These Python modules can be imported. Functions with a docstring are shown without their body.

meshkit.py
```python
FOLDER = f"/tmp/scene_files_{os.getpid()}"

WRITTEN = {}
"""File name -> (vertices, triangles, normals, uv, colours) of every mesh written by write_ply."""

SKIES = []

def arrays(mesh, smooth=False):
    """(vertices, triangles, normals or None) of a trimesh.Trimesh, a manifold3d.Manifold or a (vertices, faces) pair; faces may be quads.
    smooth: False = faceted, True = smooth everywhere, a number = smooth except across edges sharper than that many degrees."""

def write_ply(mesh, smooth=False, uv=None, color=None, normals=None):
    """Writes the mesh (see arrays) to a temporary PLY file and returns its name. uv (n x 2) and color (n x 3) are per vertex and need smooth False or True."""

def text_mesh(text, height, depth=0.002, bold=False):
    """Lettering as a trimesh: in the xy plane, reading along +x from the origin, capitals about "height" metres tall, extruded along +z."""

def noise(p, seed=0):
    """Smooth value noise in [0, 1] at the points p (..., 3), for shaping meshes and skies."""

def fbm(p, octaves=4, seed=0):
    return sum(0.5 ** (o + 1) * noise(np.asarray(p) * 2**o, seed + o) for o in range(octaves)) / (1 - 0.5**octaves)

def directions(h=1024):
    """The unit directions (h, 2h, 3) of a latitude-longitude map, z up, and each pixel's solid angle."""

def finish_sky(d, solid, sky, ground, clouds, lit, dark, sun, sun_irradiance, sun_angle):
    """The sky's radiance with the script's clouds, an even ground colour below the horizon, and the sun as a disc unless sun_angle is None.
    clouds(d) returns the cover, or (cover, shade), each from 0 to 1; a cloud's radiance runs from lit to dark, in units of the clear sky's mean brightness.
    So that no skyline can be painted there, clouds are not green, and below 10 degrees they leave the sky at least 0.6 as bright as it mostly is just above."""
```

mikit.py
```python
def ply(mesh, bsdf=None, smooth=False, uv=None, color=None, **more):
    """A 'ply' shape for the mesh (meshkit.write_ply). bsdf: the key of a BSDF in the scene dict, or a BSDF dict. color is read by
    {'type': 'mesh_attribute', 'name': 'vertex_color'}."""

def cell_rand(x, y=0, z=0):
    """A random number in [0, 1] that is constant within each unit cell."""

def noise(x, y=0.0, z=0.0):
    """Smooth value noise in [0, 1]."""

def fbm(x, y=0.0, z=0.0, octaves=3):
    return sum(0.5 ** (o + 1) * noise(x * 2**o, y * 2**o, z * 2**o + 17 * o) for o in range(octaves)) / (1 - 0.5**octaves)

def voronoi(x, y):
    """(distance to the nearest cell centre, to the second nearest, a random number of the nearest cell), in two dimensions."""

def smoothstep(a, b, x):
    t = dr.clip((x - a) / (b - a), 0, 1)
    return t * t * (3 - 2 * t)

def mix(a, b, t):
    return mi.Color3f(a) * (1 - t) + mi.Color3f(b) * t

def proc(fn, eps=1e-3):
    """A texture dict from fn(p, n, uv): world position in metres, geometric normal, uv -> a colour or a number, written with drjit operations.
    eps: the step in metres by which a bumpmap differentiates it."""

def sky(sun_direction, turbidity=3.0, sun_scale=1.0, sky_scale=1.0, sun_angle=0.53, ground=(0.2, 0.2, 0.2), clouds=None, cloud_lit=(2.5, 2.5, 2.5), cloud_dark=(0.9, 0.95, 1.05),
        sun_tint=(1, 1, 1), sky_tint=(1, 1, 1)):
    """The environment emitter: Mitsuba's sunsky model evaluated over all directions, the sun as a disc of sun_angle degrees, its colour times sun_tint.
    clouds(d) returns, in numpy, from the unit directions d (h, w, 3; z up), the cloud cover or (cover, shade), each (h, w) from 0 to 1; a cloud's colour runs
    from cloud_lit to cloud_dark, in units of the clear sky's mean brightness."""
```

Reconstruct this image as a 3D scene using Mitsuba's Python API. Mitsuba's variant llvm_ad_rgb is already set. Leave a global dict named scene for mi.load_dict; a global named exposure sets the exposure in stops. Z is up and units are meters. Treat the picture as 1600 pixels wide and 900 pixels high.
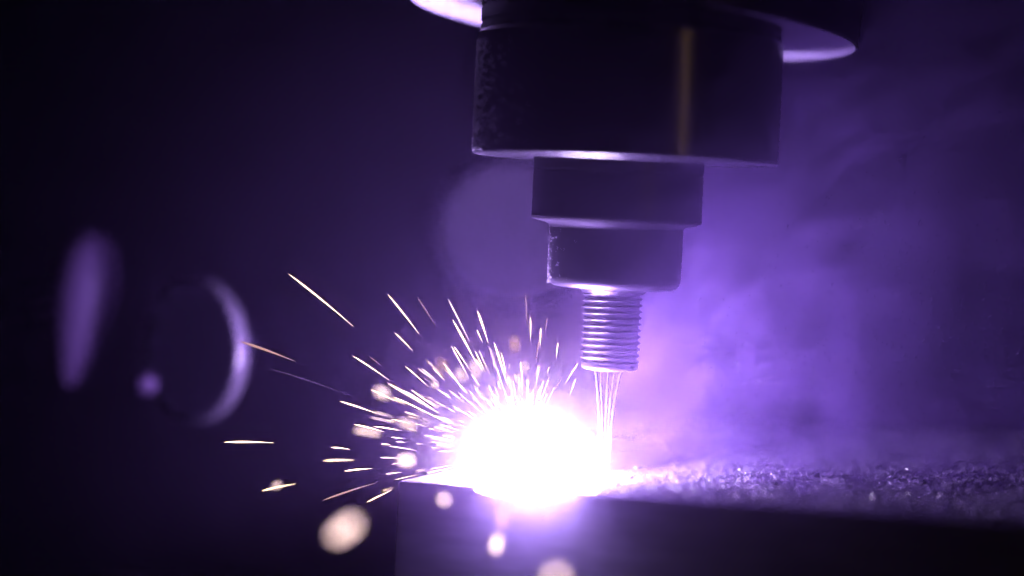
import math, random
import numpy as np, trimesh, manifold3d as m3, shapely
import drjit as dr
import mitsuba as mi
import mikit, meshkit
from mikit import ply, proc

random.seed(7)
rng = np.random.default_rng(11)
T = mi.ScalarTransform4f

# ------------------------------------------------------------------ camera, light levels, exposure
D, K = 0.60, 1 / 3000.0                  # focus distance; tangent per photograph pixel
S = D * K                                # metres per photograph pixel in the focus plane (0.2 mm)
PITCH, ROLL = math.radians(1.34), math.radians(0.2)
F = np.array([0, math.cos(PITCH), -math.sin(PITCH)])
R0, U0 = np.array([1.0, 0, 0]), np.array([0, math.sin(PITCH), math.cos(PITCH)])
R = math.cos(ROLL) * R0 + math.sin(ROLL) * U0
U = -math.sin(ROLL) * R0 + math.cos(ROLL) * U0
C = -D * F
exposure = 0.0
ARC_LIGHT = np.array([0.52, 0.35, 1.0]) * 345.0     # the violet weld flash
LAMP_LIGHT = [3.6, 2.2, 1.1]                         # a warm shop lamp
SMOKE_ALBEDO = [0.66, 0.47, 0.96]

scene, labels = {}, {}
scene['camera'] = {'type': 'thinlens', 'fov': math.degrees(2 * math.atan(800 * K)), 'fov_axis': 'x', 'aperture_radius': 0.015, 'focus_distance': D,
                   'near_clip': 0.02, 'far_clip': 20.0,
                   'to_world': T().look_at(origin=C.tolist(), target=(C + F).tolist(), up=U.tolist())}


def at(x, y, d=D):
    """The point that stands d metres in front of the camera, where the photograph's pixel x, y shows it."""
    return C + d * (F + (x - 800) * K * R + (450 - y) * K * U)


def on_plane(x, y, z):
    v = at(x, y, 1.0) - C
    return C + v * (z - C[2]) / v[2]


# ------------------------------------------------------------------ helpers
def add(key, mesh, bsdf, label=None, cat=None, group=None, kind=None, smooth=False, **more):
    scene[key] = ply(mesh, bsdf, smooth=smooth, **more)
    tag(key, label, cat, group, kind)
    return key


def tag(key, label=None, cat=None, group=None, kind=None):
    d = {k: v for k, v in (('label', label), ('category', cat), ('group', group), ('kind', kind)) if v}
    if d:
        labels[key] = d


counts = {}


def numbered(name):
    n = counts.get(name, 0)
    counts[name] = n + 1
    return name if n == 0 else f'{name}_{n:03d}'


def lathe(profile, n=160, r_of=None):
    """A closed surface of revolution about z from (radius, height) pairs, top to bottom."""
    p = np.asarray(profile, float)
    a = np.arange(n) * 2 * np.pi / n
    v = np.stack([p[:, 0, None] * np.cos(a), p[:, 0, None] * np.sin(a), np.repeat(p[:, 1, None], n, 1)], -1).reshape(-1, 3)
    i, j = np.meshgrid(np.arange(len(p) - 1), np.arange(n), indexing='ij')
    q = np.stack([i * n + j, (i + 1) * n + j, (i + 1) * n + (j + 1) % n, i * n + (j + 1) % n], -1).reshape(-1, 4)
    return trimesh.Trimesh(v, np.vstack([q[:, [0, 1, 2]], q[:, [0, 2, 3]]]), process=False)


def frame(origin, z):
    z = np.asarray(z, float) / np.linalg.norm(z)
    x = np.cross([0, 1, 0], z); x /= np.linalg.norm(x)
    m = np.eye(4); m[:3, 0], m[:3, 1], m[:3, 2], m[:3, 3] = x, np.cross(z, x), z, origin
    return m


def moved(mesh, m):
    mesh = mesh.copy(); mesh.apply_transform(m)
    return mesh


def fillet(r0, z0, r1, z1, n=6):
    """A quarter round from (r0, z0), where the wall is vertical, to (r1, z1), where it is level."""
    return [(r1 + (r0 - r1) * math.cos(t), z0 + (z1 - z0) * math.sin(t)) for t in np.linspace(0, math.pi / 2, n)]


# ------------------------------------------------------------------ materials
def two(d):
    return {'type': 'twosided', 'bsdf': d}


def rough_metal(base, rough, scale, amount, metallic=0.9, eps=2e-4):
    def h(p, n, uv):
        return mikit.noise(p.x * scale, p.y * scale, p.z * scale) + 0.5 * mikit.noise(p.x * scale * 2.3, p.y * scale * 2.3, p.z * scale * 2.3)
    return two({'type': 'bumpmap', 'arbitrary': proc(h, eps), 'scale': amount,
                'bsdf': {'type': 'principled', 'base_color': {'type': 'rgb', 'value': base}, 'roughness': rough, 'metallic': metallic}})


scene['dark_metal'] = rough_metal([0.13, 0.12, 0.135], 0.20, 2600.0, 0.000006)
scene['satin_dark'] = rough_metal([0.11, 0.10, 0.115], 0.32, 2200.0, 0.00001, 0.8)
scene['steel'] = rough_metal([0.36, 0.35, 0.37], 0.28, 2200.0, 0.00002)
scene['black_rubber'] = two({'type': 'principled', 'base_color': {'type': 'rgb', 'value': [0.02, 0.02, 0.022]}, 'roughness': 0.6})
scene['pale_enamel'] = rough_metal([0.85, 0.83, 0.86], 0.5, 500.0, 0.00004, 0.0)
scene['black_paint'] = two({'type': 'principled', 'base_color': {'type': 'rgb', 'value': [0.02, 0.02, 0.024]}, 'roughness': 0.4})
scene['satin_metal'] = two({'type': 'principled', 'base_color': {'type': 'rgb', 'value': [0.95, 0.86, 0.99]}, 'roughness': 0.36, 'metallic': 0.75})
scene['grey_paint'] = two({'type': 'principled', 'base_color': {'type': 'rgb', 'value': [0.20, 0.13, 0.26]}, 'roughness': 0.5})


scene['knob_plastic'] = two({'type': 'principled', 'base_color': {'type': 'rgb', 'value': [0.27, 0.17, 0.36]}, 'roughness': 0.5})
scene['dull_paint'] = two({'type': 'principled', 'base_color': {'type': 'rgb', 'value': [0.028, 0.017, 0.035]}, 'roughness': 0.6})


def plate_color(p, n, uv):
    g = mikit.fbm(p.x * 60, p.y * 60, p.z * 300, 3)
    return mikit.mix((0.30, 0.29, 0.31), (0.42, 0.41, 0.43), g)


def plate_bump(p, n, uv):
    return mikit.noise(p.x * 300, p.y * 300, p.z * 2500) + 0.7 * mikit.noise(p.x * 1800, p.y * 1800, p.z * 1800)


scene['machined_steel'] = two({'type': 'bumpmap', 'arbitrary': proc(plate_bump, 2e-4), 'scale': 0.00003,
                               'bsdf': {'type': 'principled', 'base_color': proc(plate_color), 'roughness': 0.5, 'metallic': 0.35}})
scene['powder_bsdf'] = two({'type': 'principled', 'base_color': {'type': 'rgb', 'value': [0.50, 0.49, 0.51]}, 'roughness': 0.4, 'metallic': 0.2})
scene['clump_bsdf'] = two({'type': 'principled', 'base_color': {'type': 'rgb', 'value': [0.04, 0.04, 0.045]}, 'roughness': 0.5})
scene['stream_bsdf'] = {'type': 'principledthin', 'base_color': {'type': 'rgb', 'value': [0.15, 0.147, 0.157]}, 'roughness': 0.5, 'diff_trans': 1.1}
scene['dust_bsdf'] = {'type': 'principledthin', 'base_color': {'type': 'rgb', 'value': [0.55, 0.5, 0.6]}, 'roughness': 0.3, 'diff_trans': 1.2}
scene['black_body'] = {'type': 'diffuse', 'reflectance': {'type': 'rgb', 'value': [0.02, 0.02, 0.02]}}

# ------------------------------------------------------------------ the workpiece
corner = at(620, 751, 0.594)
ZT = corner[2]                                             # height of its top
front_right = on_plane(1600, 822, ZT)
along = (front_right - corner)[:2]; along /= np.linalg.norm(along)
back = np.array([-along[1], along[0]])
LEN, DEEP, HIGH = 0.36, 0.24, 0.07
left = on_plane(700, 717, ZT)[:2] - corner[:2]; left /= np.linalg.norm(left)
BACK_LEFT = back                                            # a square corner
hole_c = on_plane(893, 716, ZT)[:2]
HOLE_R = float(np.linalg.norm(on_plane(1061, 714, ZT)[:2] - hole_c))


def outline(grow, left_grow=0.0):
    p = [corner[:2] - along * left_grow, corner[:2] + along * LEN, corner[:2] + along * LEN + back * DEEP, corner[:2] + BACK_LEFT * DEEP - along * left_grow]
    return np.array(shapely.Polygon(p).buffer(-0.0016).buffer(0.0016 + grow, quad_segs=6).exterior.coords)[:-1]


def slab():
    pts = []
    for z, g, lg in ((0, -0.0008, 0), (-0.00025, -0.00025, 0), (-0.0008, 0, 0), (-HIGH, 0, HIGH * math.tan(math.radians(3.6)))):
        o = outline(g, lg)
        pts.append(np.column_stack([o, np.full(len(o), ZT + z)]))
    body = m3.Manifold.hull_points(np.vstack(pts))
    return body


add('workpiece', slab(), 'machined_steel', 'flat topped metal block dusted with powder, under the white flash', 'metal block', smooth=28)

# the low round mound under the flash, its right slope in its own shade
H = 0.0058
mound = [(0, H * 0.96), (HOLE_R * 0.72, H), (HOLE_R * 0.78, H * 0.97), (HOLE_R * 0.83, H * 0.84), (HOLE_R * 0.92, H * 0.40), (HOLE_R * 0.97, H * 0.12), (HOLE_R, -0.0004), (0, -0.0004)]
mm = lathe(mound, 160)
mm.vertices[:, :2] *= (1 + 0.02 * (meshkit.fbm(mm.vertices * 150, 3) - 0.5))[:, None]
mm.apply_translation([*hole_c, ZT])
scene['sooty_metal'] = rough_metal([0.07, 0.068, 0.075], 0.6, 900.0, 0.00003, 0.3)
add('metal_mound', mm, 'sooty_metal', 'low round mound of built-up metal on the block, its dark slope right of the flash', 'metal mound', smooth=50)

# ------------------------------------------------------------------ powder on the block
def grains(pos, size, base, squash=0.8):
    n = len(pos)
    v0, f0 = np.array(base.vertices), np.array(base.faces)
    q = rng.normal(size=(n, 4)); q /= np.linalg.norm(q, axis=1, keepdims=True)
    w, x, y, z = q.T
    rot = np.stack([1 - 2 * (y * y + z * z), 2 * (x * y - z * w), 2 * (x * z + y * w), 2 * (x * y + z * w), 1 - 2 * (x * x + z * z), 2 * (y * z - x * w), 2 * (x * z - y * w), 2 * (y * z + x * w), 1 - 2 * (x * x + y * y)], 1).reshape(n, 3, 3)
    v = np.einsum('nij,nkj->nki', rot, v0[None] * (1 + 0.22 * rng.normal(size=(n, len(v0), 1)).clip(-2, 2)) * size[:, None, None] * np.array([1, 1, squash]))
    v += pos[:, None, :]
    f = f0[None] + (np.arange(n) * len(v0))[:, None, None]
    return trimesh.Trimesh(v.reshape(-1, 3), f.reshape(-1, 3), process=False)


OCTA = trimesh.Trimesh([[1, 0, 0], [-1, 0, 0], [0, 1, 0], [0, -1, 0], [0, 0, 1], [0, 0, -1]], [[0, 2, 4], [2, 1, 4], [1, 3, 4], [3, 0, 4], [2, 0, 5], [1, 2, 5], [3, 1, 5], [0, 3, 5]], process=False)
n = 115000
u = 0.05 + rng.random(n) ** 0.9 * (LEN - 0.08)
w = 0.001 + rng.random(n) * (DEEP - 0.01)
pos = corner[:2] + u[:, None] * along + w[:, None] * back
clump = meshkit.fbm(np.column_stack([pos * 90, np.zeros(n)]), 3, 5)
keep = (np.hypot(*(pos - hole_c).T) > HOLE_R + 0.0004) & (rng.random(n) < 0.55 + 1.0 * clump) & (u > 0.06 + 0.02 * rng.random(n))
pos, clump = pos[keep], clump[keep]
size = 0.00025 + 0.00042 * rng.random(len(pos)) ** 4
add('metal_powder', grains(np.column_stack([pos, ZT + size * (0.4 + 1.0 * rng.random(len(pos))) + 0.0022 * np.clip(clump - 0.42, 0, 1)]), size, OCTA), 'powder_bsdf',
    'glittering layer of fine metal powder spread over the block top', 'metal powder', kind='stuff')

n = 5000
u, w = 0.05 + rng.random(n) * (LEN - 0.08), 0.0008 + rng.random(n) ** 1.3 * (DEEP - 0.02)
pos = corner[:2] + u[:, None] * along + w[:, None] * back
pos = pos[np.hypot(*(pos - hole_c).T) > HOLE_R + 0.001]
size = 0.00032 + 0.00045 * rng.random(len(pos)) ** 3
scene['bright_metal'] = two({'type': 'principled', 'base_color': {'type': 'rgb', 'value': [0.85, 0.85, 0.86]}, 'roughness': 0.22, 'metallic': 1.0})
add('metal_flakes', grains(np.column_stack([pos, ZT + 0.0007 + size * 0.7]), size, OCTA, 0.6), 'bright_metal', 'coarser bright metal flakes sparkling among the fine powder', 'metal flakes', kind='stuff')

for (x, y, r, lab) in ((1276, 746, 7.5, 'largest dark powder clump standing on the sparkling powder'),
                       (1209, 761, 8, 'blurred dark powder clump nearest the front edge of the block'),
                       (1373, 731, 6, 'dark powder clump farther back on the powder, right of the largest clump'),
                       (1443, 757, 6, 'dark powder clump on the powder, rightmost of the four')):
    p = on_plane(x, y + r * 0.6, ZT)
    d = (p - C) @ F
    m = trimesh.creation.icosphere(3, radius=r * K * d)
    m.vertices *= (0.75 + 0.6 * meshkit.fbm(m.vertices * 700 + x, 3))[:, None] * [1, 1, 0.85]
    m.apply_translation(p + [0, 0, r * K * d * 0.6])
    add(numbered('powder_clump'), m, 'clump_bsdf', lab, 'powder clump', 'dark clumps on the powder', smooth=True)

# ------------------------------------------------------------------ the welding head: axis through the nozzle
LEAN = math.radians(2.3)
AX = np.array([math.sin(LEAN), -math.sin(math.radians(1.5)), math.cos(LEAN)])
tip = at(952, 577, D)
cyl = frame(tip, AX)


def hz(y):                      # height above the tip of photograph row y
    return (577 - y) * S


def shift(m, dx):
    m = m.copy(); m[:3, 3] += dx * S * R
    return m


def profile(pairs):
    return [(r * S, hz(y)) for r, y in pairs]


tag('welding_head', 'stepped dark metal welding head with threaded tip hanging above the flash', 'welding head')
body_m = shift(cyl, 9)
body = [(0, 60), (229, 60), (233, 61), (236, 64), (236, 246.5), (235, 249), (232, 250.2), (226, 250.5), (110, 250.5)]
add('welding_head__body', moved(lathe(profile(body), 240), body_m), 'dark_metal', smooth=30)
rim = [(235.8, 246.4), (236.5, 247.6), (235.6, 249.6), (232.5, 251.2), (228, 251.6), (222, 250.6)]
add('welding_head__lower_rim', moved(lathe(profile(rim), 240), body_m), 'steel', 'bright worn lower rim of the large cylinder', smooth=40)
collar = [(0, -60), (232, -60), (232, 20), (229, 22), (229, 25), (232, 27), (232, 44), (229, 46), (229, 49), (232, 51), (232, 59.5), (0, 59.6)]
add('welding_head__collar', moved(lathe(profile(collar), 240), body_m), 'black_rubber', smooth=30)
sleeve = [(0, 249), (132, 249), (132, 268), (130.5, 269), (130.5, 271), (132, 272), (132, 339), (133, 341), (131.5, 345.5), (123, 348.5), (110, 351), (105, 354), (103, 358), (0, 362)]
add('welding_head__sleeve', moved(lathe(profile(sleeve), 200), cyl), 'satin_dark', smooth=30)
holder = [(0, 350), (102, 350), (104, 356)] + [(104, 360), (103.5, 433)] + fillet(103.5, 433, 91, 449, 8) + [(58, 451), (52, 453), (48, 458), (0, 458)]
add('welding_head__tip_holder', moved(lathe(profile(holder), 200), shift(cyl, 1)), 'satin_dark', smooth=30)


def threaded(r_top, y0, y1, pitch, depth, n=120, per=14):
    rows = int((y1 - y0) / pitch * per)
    ys = np.linspace(y0, y1, rows)
    a = np.arange(n) * 2 * np.pi / n
    Y, A = np.meshgrid(ys, a, indexing='ij')
    ph = (Y / pitch + A / (2 * np.pi)) % 1.0
    tri = np.clip(1 - np.abs(ph - 0.5) / 0.26, 0, 1) ** 0.8
    taper = 1 - 0.03 * (Y - y0) / (y1 - y0)
    r = (r_top * taper - depth * (1 - tri)) * S
    v = np.stack([r * np.cos(A), r * np.sin(A), (577 - Y) * S], -1).reshape(-1, 3)
    i, j = np.meshgrid(np.arange(rows - 1), np.arange(n), indexing='ij')
    q = np.stack([i * n + j, (i + 1) * n + j, (i + 1) * n + (j + 1) % n, i * n + (j + 1) % n], -1).reshape(-1, 4)
    return trimesh.Trimesh(v, np.vstack([q[:, [0, 1, 2]], q[:, [0, 2, 3]]]), process=False)


add('welding_head__threaded_tip', moved(threaded(48, 452, 566, 9.8, 4.8), cyl), 'steel', smooth=40)
nose = [(0, 563), (43, 563), (44.5, 566), (44.5, 571)] + fillet(44.5, 571, 38, 577.5, 6) + [(24, 578), (22, 576), (20, 566), (0, 566)]
add('welding_head__nose', moved(lathe(profile(nose), 120), cyl), 'steel', smooth=30)

# spatter frozen on the left of the head
sp_pos, sp_size = [], []
for (r, y0, y1, nn, dx) in ((103.5, 352, 446, 330, 1), (236, 75, 246, 2200, 9), (131, 254, 340, 40, 0)):
    for _ in range(nn):
        t = math.radians(172 + abs(rng.normal(0, 17)) + 5 * rng.normal())
        yy = y0 + (y1 - y0) * rng.random() ** 0.7
        m = shift(cyl, dx)
        sp_pos.append((m @ [r * S * math.cos(t), r * S * math.sin(t), hz(yy), 1])[:3]); sp_size.append((0.00012 + 0.00034 * rng.random() ** 4) * (1.2 if r > 200 else 0.72))
add('welding_head__spatter', grains(np.array(sp_pos), np.array(sp_size), trimesh.creation.icosphere(1), 1.0), 'powder_bsdf', 'fine beads of frozen metal spatter', kind='stuff')
# the drum above, its pale underside lit from below
drum_tilt = math.radians(6.9)
dz = np.array([math.sin(drum_tilt), 0, math.cos(drum_tilt)])
DD = 0.622
drum = frame(at(986, 39, DD), dz)
shell = [(0, 110), (343, 110), (348, 106), (352, 100), (352, 3), (350.5, 0.6), (348, 0), (345, 0.2), (344, 2.5), (0, 2.5)]
add('welding_head__drum', moved(lathe([(r * K * DD, z * K * DD) for r, z in shell], 240), drum), 'black_paint', smooth=30)
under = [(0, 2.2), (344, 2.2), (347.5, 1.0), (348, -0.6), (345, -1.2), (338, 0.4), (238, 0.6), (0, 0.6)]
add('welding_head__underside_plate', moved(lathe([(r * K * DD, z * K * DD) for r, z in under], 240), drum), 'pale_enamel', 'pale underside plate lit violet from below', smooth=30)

# ------------------------------------------------------------------ powder jet under the tip
def tube(points, radii, sides=10):
    p = np.asarray(points, float)
    t = np.gradient(p, axis=0); t /= np.linalg.norm(t, axis=1, keepdims=True)
    a = np.cross(t, [0, 1.0, 0.05]); a /= np.linalg.norm(a, axis=1, keepdims=True)
    b = np.cross(t, a)
    ang = np.arange(sides) * 2 * np.pi / sides
    v = p[:, None] + np.asarray(radii)[:, None, None] * (np.cos(ang)[None, :, None] * a[:, None] + np.sin(ang)[None, :, None] * b[:, None])
    i, j = np.meshgrid(np.arange(len(p) - 1), np.arange(sides), indexing='ij')
    q = np.stack([i * sides + j, i * sides + (j + 1) % sides, (i + 1) * sides + (j + 1) % sides, (i + 1) * sides + j], -1).reshape(-1, 4)
    f = [q[:, [0, 1, 2]], q[:, [0, 2, 3]]]
    c0, c1 = len(p) * sides, len(p) * sides + 1
    k = np.arange(sides)
    f += [np.stack([np.full(sides, c0), (k + 1) % sides, k], 1), np.stack([np.full(sides, c1), (len(p) - 1) * sides + k, (len(p) - 1) * sides + (k + 1) % sides], 1)]
    return trimesh.Trimesh(np.vstack([v.reshape(-1, 3), p[:1], p[-1:]]), np.vstack(f), process=False)


tag('powder_jet', 'thin converging white jet of metal falling from the nozzle tip into the flash', 'metal jet')
for (x0, x1, r0, r1) in ((930, 938, 2.2, 3.4), (938, 941, 0.9, 2.6), (951, 946, 1.2, 3.0), (962, 949, 0.8, 2.4), (973, 953, 1.5, 3.0)):
    t = np.linspace(0, 1, 24)
    xs = x1 + (x0 - x1) * (1 - t) ** 2.2
    ys = 572 + 150 * t
    rr = (r0 + (r1 - r0) * t) * (1 + 0.12 * np.sin(t * 19 + x0)) * S
    add(numbered('powder_jet__strand'), tube([at(x, y, D + 0.016 * q) for x, y, q in zip(xs, ys, t)], rr), 'stream_bsdf', smooth=True)

# ------------------------------------------------------------------ the weld flash: the light of the scene
arc_c = at(824, 704, 0.604)
m = trimesh.creation.icosphere(5)
v = np.array(m.vertices)
lump = 0.72 + 0.55 * meshkit.fbm(v * 2.6 + 4, 4, 3)
m.vertices = v * lump[:, None] * np.array([0.0205, 0.010, 0.0070])
m.vertices[:, 2] -= 0.0012 * np.abs(m.vertices[:, 0] / 0.0185)
m.apply_translation(arc_c)
scene['weld_flash__fireball'] = ply(m, 'black_body', smooth=True, emitter={'type': 'area', 'radiance': {'type': 'rgb', 'value': ARC_LIGHT.tolist()}, 'sampling_weight': 1.0})
tag('weld_flash', 'blinding white weld flash burning at the front edge of the block', 'weld flash')

pool_c = on_plane(808, 760, ZT)
m = trimesh.creation.icosphere(5)
v = np.array(m.vertices)
v = v * (0.92 + 0.16 * meshkit.fbm(v * 4 + 9, 3, 8))[:, None] * np.array([0.0265, 0.0042, 0.0026])
m.vertices = np.array(pool_c) + v[:, :1] * [*along, 0] + v[:, 1:2] * [*back, 0] + v[:, 2:] * [0, 0, 1] + [0, 0, 0.0002] - 0.0016 * np.array([*back, 0])
scene['weld_flash__melt_pool'] = ply(m, 'black_body', smooth=True, emitter={'type': 'area', 'radiance': {'type': 'rgb', 'value': (ARC_LIGHT * 0.40).tolist()}, 'sampling_weight': 0.35})

m = trimesh.creation.icosphere(4)
v = np.array(m.vertices)
v = v * (0.85 + 0.3 * meshkit.fbm(v * 2 + 5, 3, 12))[:, None] * np.array([0.0150, 0.0024, 0.0016])
m.vertices = np.array(on_plane(820, 768, ZT)) + v[:, :1] * [*along, 0] + v[:, 1:2] * [*back, 0] + v[:, 2:] * [0, 0, 1] - 0.0032 * np.array([*back, 0])
scene['weld_flash__molten_lip'] = ply(m, 'black_body', smooth=True, emitter={'type': 'area', 'radiance': {'type': 'rgb', 'value': (ARC_LIGHT * 0.20).tolist()}, 'sampling_weight': 0.4})

# ------------------------------------------------------------------ sparks
FLASH = np.array([818.0, 706.0])
HEAT = {'white': np.array([3.8, 2.55, 1.4]), 'gold': np.array([3.2, 2.15, 1.95]), 'ember': np.array([0.62, 0.32, 0.28]), 'faint': np.array([0.22, 0.12, 0.25])}


def spark(a, b, w, heat='white', d=None, gain=1.0, label=None, group=None, d2=None, blunt=False):
    """A glowing sliver of metal from photograph pixel a to b, w pixels thick in the middle, pointed at its ends (blunt: a droplet)."""
    d = D + rng.normal(0, 0.006) if d is None else d
    p0, p1 = at(*a, d), at(*b, d if d2 is None else d2)
    nn = 9
    t = np.linspace(0, 1, nn)
    if blunt:
        e = np.sqrt(np.clip(1 - (2 * t - 1) ** 6, 0.04, 1))
    else:
        e = np.clip(np.minimum((t / 0.18) ** 0.8, ((1 - t) / 0.55) ** 0.8), 0.12, 1)
    bend = np.array([0, 0, -1.0]) * np.linalg.norm(p1 - p0) * 0.012
    pts = p0 + (p1 - p0) * t[:, None] + (4 * t * (1 - t))[:, None] * -bend
    key = numbered('spark')
    hot = HEAT[heat] * gain
    scene[key] = ply(tube(pts, e * w * (0.5 if blunt else 0.37) * K * d, 8), 'black_body', smooth=True,
                     emitter={'type': 'area', 'radiance': {'type': 'rgb', 'value': hot.tolist()}, 'sampling_weight': 0.0005})
    tag(key, label, 'spark', group)


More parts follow.
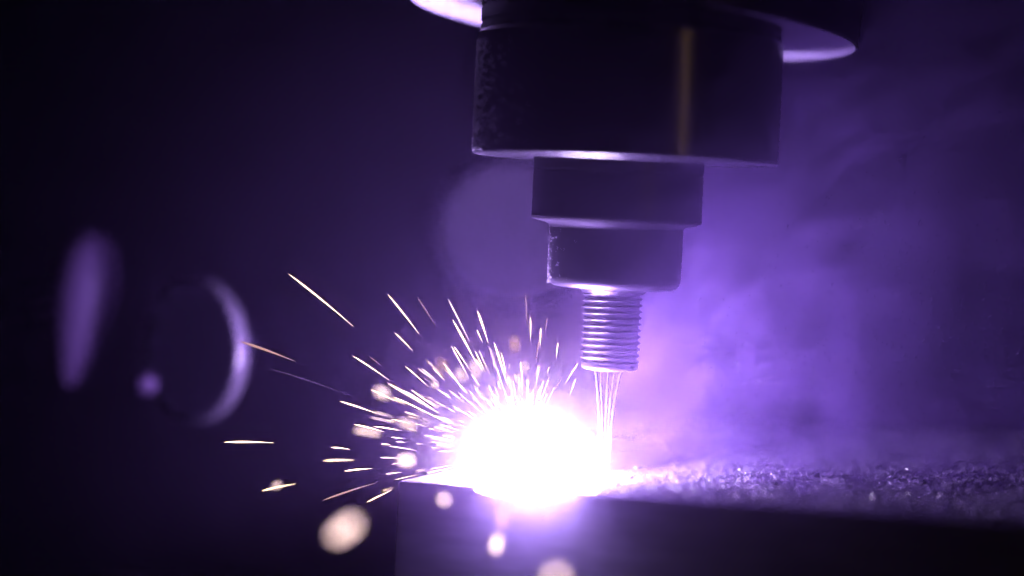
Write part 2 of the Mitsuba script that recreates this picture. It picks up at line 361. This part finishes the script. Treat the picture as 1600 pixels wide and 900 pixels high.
G = 'sparks thrown out of the weld flash'
big = [
    ((451, 428), (552, 510), 4.6, 'white', 'long white spark high on the left, farthest from the flash toward the upper left'),
    ((606, 460), (655, 522), 4.0, 'white', 'white spark steeply rising right of the long upper left spark'),
    ((652, 464), (681, 510), 2.2, 'ember', 'faint reddish spark just right of the steep upper white spark'),
    ((700, 467), (735, 537), 2.6, 'gold', 'slim orange spark overlapping a thicker white one above the flash'),
    ((617, 520), (645, 548), 3.0, 'white', 'short white spark below the steep upper white spark'),
    ((551, 556), (608, 594), 3.6, 'white', 'white spark left of the flash, above the square blurred spark'),
    ((577, 557), (596, 572), 2.0, 'ember', 'tiny faint spark just above a longer white spark left of the flash'),
    ((633, 572), (670, 605), 2.8, 'white', 'thin white spark midway between flash and upper left sparks'),
    ((676, 575), (695, 595), 2.8, 'white', 'small white spark left of the fan centre'),
    ((374, 533), (462, 565), 5.5, 'ember', 'dull tan spark crossing the blurred ring at far left'),
    ((422, 576), (552, 620), 1.2, 'faint', 'hair-thin faint trail of a spark below the dull tan spark'),
    ((606, 599), (682, 644), 5.2, 'white', 'thick white spark running from the square blurred spark into the flash'),
    ((580, 609), (616, 626), 4.0, 'white', 'white spark lying over the square blurred spark'),
    ((707, 499), (746, 571), 5.0, 'white', 'thick steep white spark above the flash, under the slim orange one'),
    ((746, 485), (763, 536), 5.0, 'white', 'thick near-upright white spark high above the flash'),
    ((745, 515), (754, 535), 2.6, 'white', 'short thin spark beside the thick near-upright one'),
    ((821, 456), (824, 512), 2.4, 'ember', 'dim red upright spark, highest above the flash'),
    ((829, 495), (829, 533), 2.8, 'white', 'upright white spark just under the dim red one'),
    ((845, 512), (844, 542), 3.2, 'white', 'upright white spark right of the dim red one'),
    ((855, 495), (852, 523), 2.0, 'ember', 'faint upright spark nearest the threaded tip in the upper row'),
    ((872, 535), (869, 559), 2.8, 'white', 'small white spark leaning right, left of the threaded tip'),
    ((772, 535), (793, 602), 5.0, 'white', 'long thick white spark rising straight out of the fan'),
    ((705, 540), (733, 592), 3.0, 'gold', 'slim gold spark left of the long thick one'),
    ((692, 566), (726, 613), 4.2, 'white', 'white spark with a soft blurred spark at its upper end'),
    ((900, 591), (890, 618), 2.6, 'gold', 'lone spark leaning right toward the metal jet'),
    ((962, 542), (952, 567), 2.0, 'gold', 'thin spark in front of the threaded tip'),
    ((642, 609), (682, 638), 3.8, 'white', 'upper of three parallel white sparks left of the flash'),
    ((631, 610), (682, 643), 4.2, 'white', 'middle of three parallel white sparks left of the flash'),
    ((615, 620), (702, 663), 3.6, 'white', 'longest, lowest of the parallel white sparks left of the flash'),
    ((531, 627), (588, 646), 4.2, 'white', 'white spark sloping gently, left of the flash below the square blurred spark'),
    ((350, 691), (428, 692), 5.0, 'white', 'level white spark at far left, outermost of all'),
    ((553, 663), (601, 675), 4.0, 'white', 'white spark lying on a long blurred tan spark'),
    ((517, 699), (547, 702), 4.0, 'white', 'short level spark, second below the gently sloping one'),
    ((611, 683), (631, 686), 3.0, 'gold', 'tiny level spark close left of the flash'),
    ((505, 720), (554, 719), 4.2, 'white', 'level white spark left of the block corner'),
    ((607, 697), (650, 704), 2.6, 'gold', 'thin level spark just above the bright blurred square one'),
    ((594, 715), (622, 716), 3.0, 'gold', 'small level spark running into the bright blurred square one'),
    ((538, 736), (582, 732), 4.4, 'white', 'white spark tilting down to the left, nearest the block corner height'),
    ((602, 741), (628, 738), 2.6, 'gold', 'short thin spark touching the block corner'),
    ((409, 767), (462, 756), 4.2, 'white', 'white spark falling at lower left with a small blurred spark on it'),
    ((504, 782), (589, 754), 4.4, 'ember', 'dull falling spark left of the block corner'),
    ((573, 785), (612, 766), 3.8, 'white', 'white falling spark that meets the left edge of the block'),
]
for a, b, w, h, lab in big:
    spark(a, b, w, h, label=lab, group=G)

# out-of-focus sparks: nearer to the camera or behind
soft = [
    ((520, 842), (558, 813), 20, 0.452, 'gold', 1.0, 'biggest blurred tan spark, low at left of the block'),
    ((691, 784), (697, 777), 11, 0.515, 'gold', 1.5, 'round blurred spark in front of the block below its left corner'),
    ((778, 838), (774, 862), 10, 0.515, 'gold', 1.5, 'upright blurred spark falling in front of the block below the flash'),
    ((789, 785), (783, 826), 9, 0.515, 'ember', 3.0, 'faint blurred spark above the upright blurred one'),
    ((846, 785), (855, 804), 9, 0.515, 'ember', 3.0, 'faint blurred spark right of the upright blurred one'),
    ((868, 893), (870, 912), 17, 0.440, 'gold', 1.5, 'blurred tan spark cut by the bottom of the picture'),
    ((588, 610), (606, 618), 9, 0.525, 'gold', 1.0, 'square blurred spark left of the flash'),
    ((803, 527), (805, 549), 7, 0.535, 'ember', 2.0, 'blurred upright tan patch above the flash'),
    ((820, 568), (820, 579), 6, 0.545, 'gold', 0.7, 'small blurred tan patch close above the flash'),
    ((686, 562), (696, 577), 6, 0.535, 'ember', 2.0, 'soft blurred spark at the upper end of a white one'),
    ((715, 578), (725, 594), 6, 0.545, 'gold', 0.7, 'soft blurred spark in the left of the fan'),
    ((736, 565), (747, 590), 5, 0.545, 'gold', 0.7, 'soft blurred spark near the centre of the fan'),
    ((554, 672), (594, 679), 6, 0.548, 'gold', 0.7, 'long blurred tan spark under a white one at left'),
    ((624, 658), (650, 668), 9, 0.540, 'gold', 0.55, 'blurred tan spark left of the flash at its own height'),
    ((663, 658), (668, 660), 9, 0.545, 'gold', 0.6, 'small round blurred spark touching the flash at left'),
    ((623, 719), (646, 720), 13, 0.535, 'gold', 1.2, 'bright blurred square spark just above the block corner'),
    ((676, 598), (682, 605), 6, 0.560, 'gold', 0.7, 'tiny round blurred spark left of the fan'),
    ((428, 761), (438, 756), 6, 0.545, 'gold', 0.7, 'small blurred spark lying on the white falling spark at lower left'),
]
for a, b, w, d, h, g, lab in soft:
    spark(a, b, w, h, d=d, gain=g, label=lab, group='blurred sparks near the camera', blunt=True)

# the dense fan close to the flash
FAN = ('short spark of the dense fan flying nearly level to the left of the flash', 'short spark of the dense fan flying up to the left over the flash',
       'short spark of the dense fan flying almost straight up over the flash')
for k in range(150):
    th = math.radians(rng.choice([rng.normal(122, 24), rng.normal(155, 16), rng.normal(84, 14), rng.normal(185, 12)], p=[0.42, 0.3, 0.18, 0.1]))
    if th < math.radians(56) or th > math.radians(205):
        th = math.radians(rng.uniform(80, 170))
    el = 1 / math.sqrt((math.cos(th) / 150) ** 2 + (math.sin(th) / 92) ** 2)
    r0 = el * (0.72 + 0.8 * rng.random() ** 1.8)
    ln = 10 + 36 * rng.random() ** 1.6
    dv = np.array([math.cos(th), -math.sin(th)])
    h = rng.choice(['white', 'gold', 'ember'], p=[0.62, 0.26, 0.12])
    spark(FLASH + dv * (r0 + ln), FLASH + dv * r0, 1.2 + 2.2 * rng.random() ** 2, h, d=D + 0.002 + rng.normal(0, 0.011),
          label=FAN[0 if math.degrees(th) > 150 else 1 if math.degrees(th) > 105 else 2], group='short sparks of the dense fan')

# ------------------------------------------------------------------ blurred machine parts in the dark behind
def disc_frame(c, nrm):
    return frame(c, nrm)


tag('machine_wheel', 'blurred dark round machine wheel whose right rim catches the flash, left background', 'machine wheel')
DB = 0.725
kb = K * DB
wn = np.array([-0.66, -0.75, 0.0])
wf = frame(at(296, 546, DB), wn)
rim = [(111, -0.5), (113.5, -2), (115, -5), (115, -20), (113, -24), (108, -26), (94, -26)]
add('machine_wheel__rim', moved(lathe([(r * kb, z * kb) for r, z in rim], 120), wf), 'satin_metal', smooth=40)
face = [(0, -2), (60, -2), (64, 0), (94, 0), (108, 1.5), (111, 0), (111, -25), (0, -25)]
add('machine_wheel__face', moved(lathe([(r * kb, z * kb) for r, z in face], 96), wf), 'black_paint', smooth=30)
ax = [(0, -42), (30, -42), (30, -110), (0, -110)]
add('machine_wheel__axle', moved(lathe([(r * kb, z * kb) for r, z in ax], 48), wf), 'black_paint', smooth=30)
bolt = lathe([(0, 26), (9, 25), (14, 21), (17, 14), (18, 6), (18, -4), (0, -4)], 32)
bf = frame(at(228, 600, 0.715), [0.25, -0.96, 0.1])
add('machine_wheel__bolt', moved(trimesh.Trimesh(bolt.vertices * K * 0.715, bolt.faces), bf), 'grey_paint', 'small round bolt head', smooth=40)

tag('clamp_lever', 'blurred violet oval knob in the dark, far left', 'lever')
kl = K * 0.775
lf = frame(at(128, 482, 0.775), [0.17, 0.02, 1.0])
knob = [(43 * math.sin(t) * (1 + 0.38 * math.cos(t)), 124 * math.cos(t)) for t in np.linspace(0, math.pi, 28)]
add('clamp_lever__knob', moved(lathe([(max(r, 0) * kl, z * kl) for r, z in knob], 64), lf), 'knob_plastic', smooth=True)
stem = [(0, 0), (22, 0), (22, -420), (0, -420)]
sf = frame(at(120, 470, 0.78), [0.45, -0.9, 0.05])
add('clamp_lever__stem', moved(lathe([(r * kl, z * kl) for r, z in stem], 48), sf), 'black_body', smooth=40)

tag('round_cover', 'large blurred round cover behind the nozzle', 'round cover')
rc = frame(at(803, 366, 0.83), [0.05, -0.97, -0.25])
cov = [(0, 4), (104, 4), (116, 2), (122, -4), (124, -14), (122, -40), (0, -40)]
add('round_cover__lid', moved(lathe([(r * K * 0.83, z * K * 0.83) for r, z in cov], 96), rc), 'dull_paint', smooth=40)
hub = [(0, -40), (60, -40), (60, -300), (0, -300)]
add('round_cover__post', moved(lathe([(r * K * 0.83, z * K * 0.83) for r, z in hub], 48), rc), 'black_paint', smooth=40)

# ------------------------------------------------------------------ warm shop lamp, right of the camera
lamp_az = math.radians(38)
lamp_c = np.array(tip) + np.array([math.sin(lamp_az), -math.cos(lamp_az), 0]) * 1.3 + [0, 0, 0.08]
tag('shop_lamp', 'upright warm tube lamp standing to the right of the camera', 'lamp')
lm = frame(lamp_c, [0, 0.0001, 1])
tb = lathe([(0, 0.17), (0.008, 0.17), (0.008, -0.17), (0, -0.17)], 24)
scene['shop_lamp__tube'] = ply(moved(tb, lm), 'black_body', smooth=30, emitter={'type': 'area', 'radiance': {'type': 'rgb', 'value': LAMP_LIGHT}, 'sampling_weight': 0.12})
add('shop_lamp__stand', moved(lathe([(0, -0.171), (0.012, -0.171), (0.012, -0.3), (0.05, -0.31), (0.05, -0.32), (0, -0.32)], 24), lm), 'black_paint', smooth=30)
add('shop_lamp__cap', moved(lathe([(0, 0.19), (0.012, 0.19), (0.012, 0.171), (0, 0.171)], 24), lm), 'black_paint', smooth=30)

# ------------------------------------------------------------------ flying powder in the plume
n = 1500
px = 1090 + 500 * rng.random(n)
py = 715 - (10 + 560 * rng.random(n)) * (0.25 + 0.75 * np.clip((px - 960) / 420, 0, 1)) * rng.random(n) ** 0.7
dd = D + rng.normal(0, 0.035, n)
parts = []
for x, y, d in zip(px, py, dd):
    ln, th = 1.5 + 5 * rng.random() ** 3, math.radians(rng.normal(52, 9))
    e = np.array([math.cos(th), -math.sin(th)]) * ln
    parts.append(tube([at(x, y, d), at(x + e[0] / 2, y + e[1] / 2, d), at(x + e[0], y + e[1], d)], np.array([0.3, 1.0, 0.3]) * (0.6 + 0.7 * rng.random() ** 3) * S, 5))
add('flying_powder', trimesh.util.concatenate(parts), 'dust_bsdf', 'fine metal powder drifting up in the smoke right of the nozzle', 'metal powder', kind='stuff')

# ------------------------------------------------------------------ smoke: one box of uneven density round the weld
lo, hi = np.array([-0.225, -0.15, -0.13]), np.array([0.225, 0.21, 0.15])
NX, NY, NZ = 300, 72, 190
gx, gy, gz = [np.linspace(a, b, n_) for a, b, n_ in zip(lo, hi, (NX, NY, NZ))]
Z, Y, X = np.meshgrid(gz, gy, gx, indexing='ij')
P = np.stack([X, Y, Z], -1)
rel = P - arc_c
r = np.sqrt((rel ** 2).sum(-1))
# fume round the flash, thinning outwards
dens = 1.4 * np.exp(-r / 0.063) + 4.0 * np.exp(-r / 0.016) + 10.0 * np.exp(-(rel[..., 0] / 0.025) ** 2 - (rel[..., 1] / 0.02) ** 2 - ((rel[..., 2] + 0.002) / 0.0145) ** 2)
spill = P - np.array(on_plane(815, 775, ZT))
dens = dens + 5.0 * np.exp(-(spill ** 2).sum(-1) / 0.027 ** 2)
# the plume: rises to the right, combed by the gas jet
a = rel[..., 0] - 0.030
h = rel[..., 2]
th = math.radians(52)
su = a * math.cos(th) + h * math.sin(th)
sv = -a * math.sin(th) + h * math.cos(th)
streak = meshkit.fbm(np.stack([su * 90, sv * 360, Y * 12 + 3], -1), 3, 21)
cloud = meshkit.fbm(np.stack([X * 52 + 1.2 * streak, Y * 30, Z * 52], -1), 4, 31)
ang = np.degrees(np.arctan2(h + 0.004, np.maximum(a + 0.012, 1e-5)))
wedge = np.clip((a + 0.02) / 0.03, 0, 1) * np.clip((112 - ang) / 40, 0, 1) * np.clip((h + 0.012) / 0.012, 0, 1)
depth = np.exp(-((Y - 0.015) / 0.055) ** 2)
body = np.clip(1.05 * cloud - 0.05, 0.05, None) * (0.4 + 1.8 * np.clip(streak - 0.31, 0, 1))
dens = dens + 40.0 * wedge * depth * body * np.exp(-np.hypot(a, h) / 0.088) * (0.08 + 0.92 * (1 - np.exp(-(r / 0.062) ** 2)))
edge = 1.0
for q, (b0, b1) in zip((X, Y, Z), zip(lo, hi)):
    edge = edge * np.clip(np.minimum(q - b0, b1 - q) / 0.03, 0, 1) ** 1.5
dens = (dens * edge).astype(np.float32)
box = T().translate(lo.tolist()).scale((hi - lo).tolist())
scene['smoke_medium'] = {'type': 'heterogeneous', 'albedo': {'type': 'rgb', 'value': SMOKE_ALBEDO}, 'scale': 1.0,
                         'sigma_t': {'type': 'gridvolume', 'grid': mi.VolumeGrid(dens[..., None]), 'to_world': box, 'filter_type': 'trilinear', 'wrap_mode': 'clamp'}}
scene['smoke'] = {'type': 'cube', 'to_world': T().translate(((lo + hi) / 2).tolist()).scale(((hi - lo) / 2).tolist()), 'bsdf': {'type': 'null'},
                  'interior': {'type': 'ref', 'id': 'smoke_medium'}}
tag('smoke', 'violet lit smoke round the flash, streaming up to the right', 'smoke', kind='stuff')
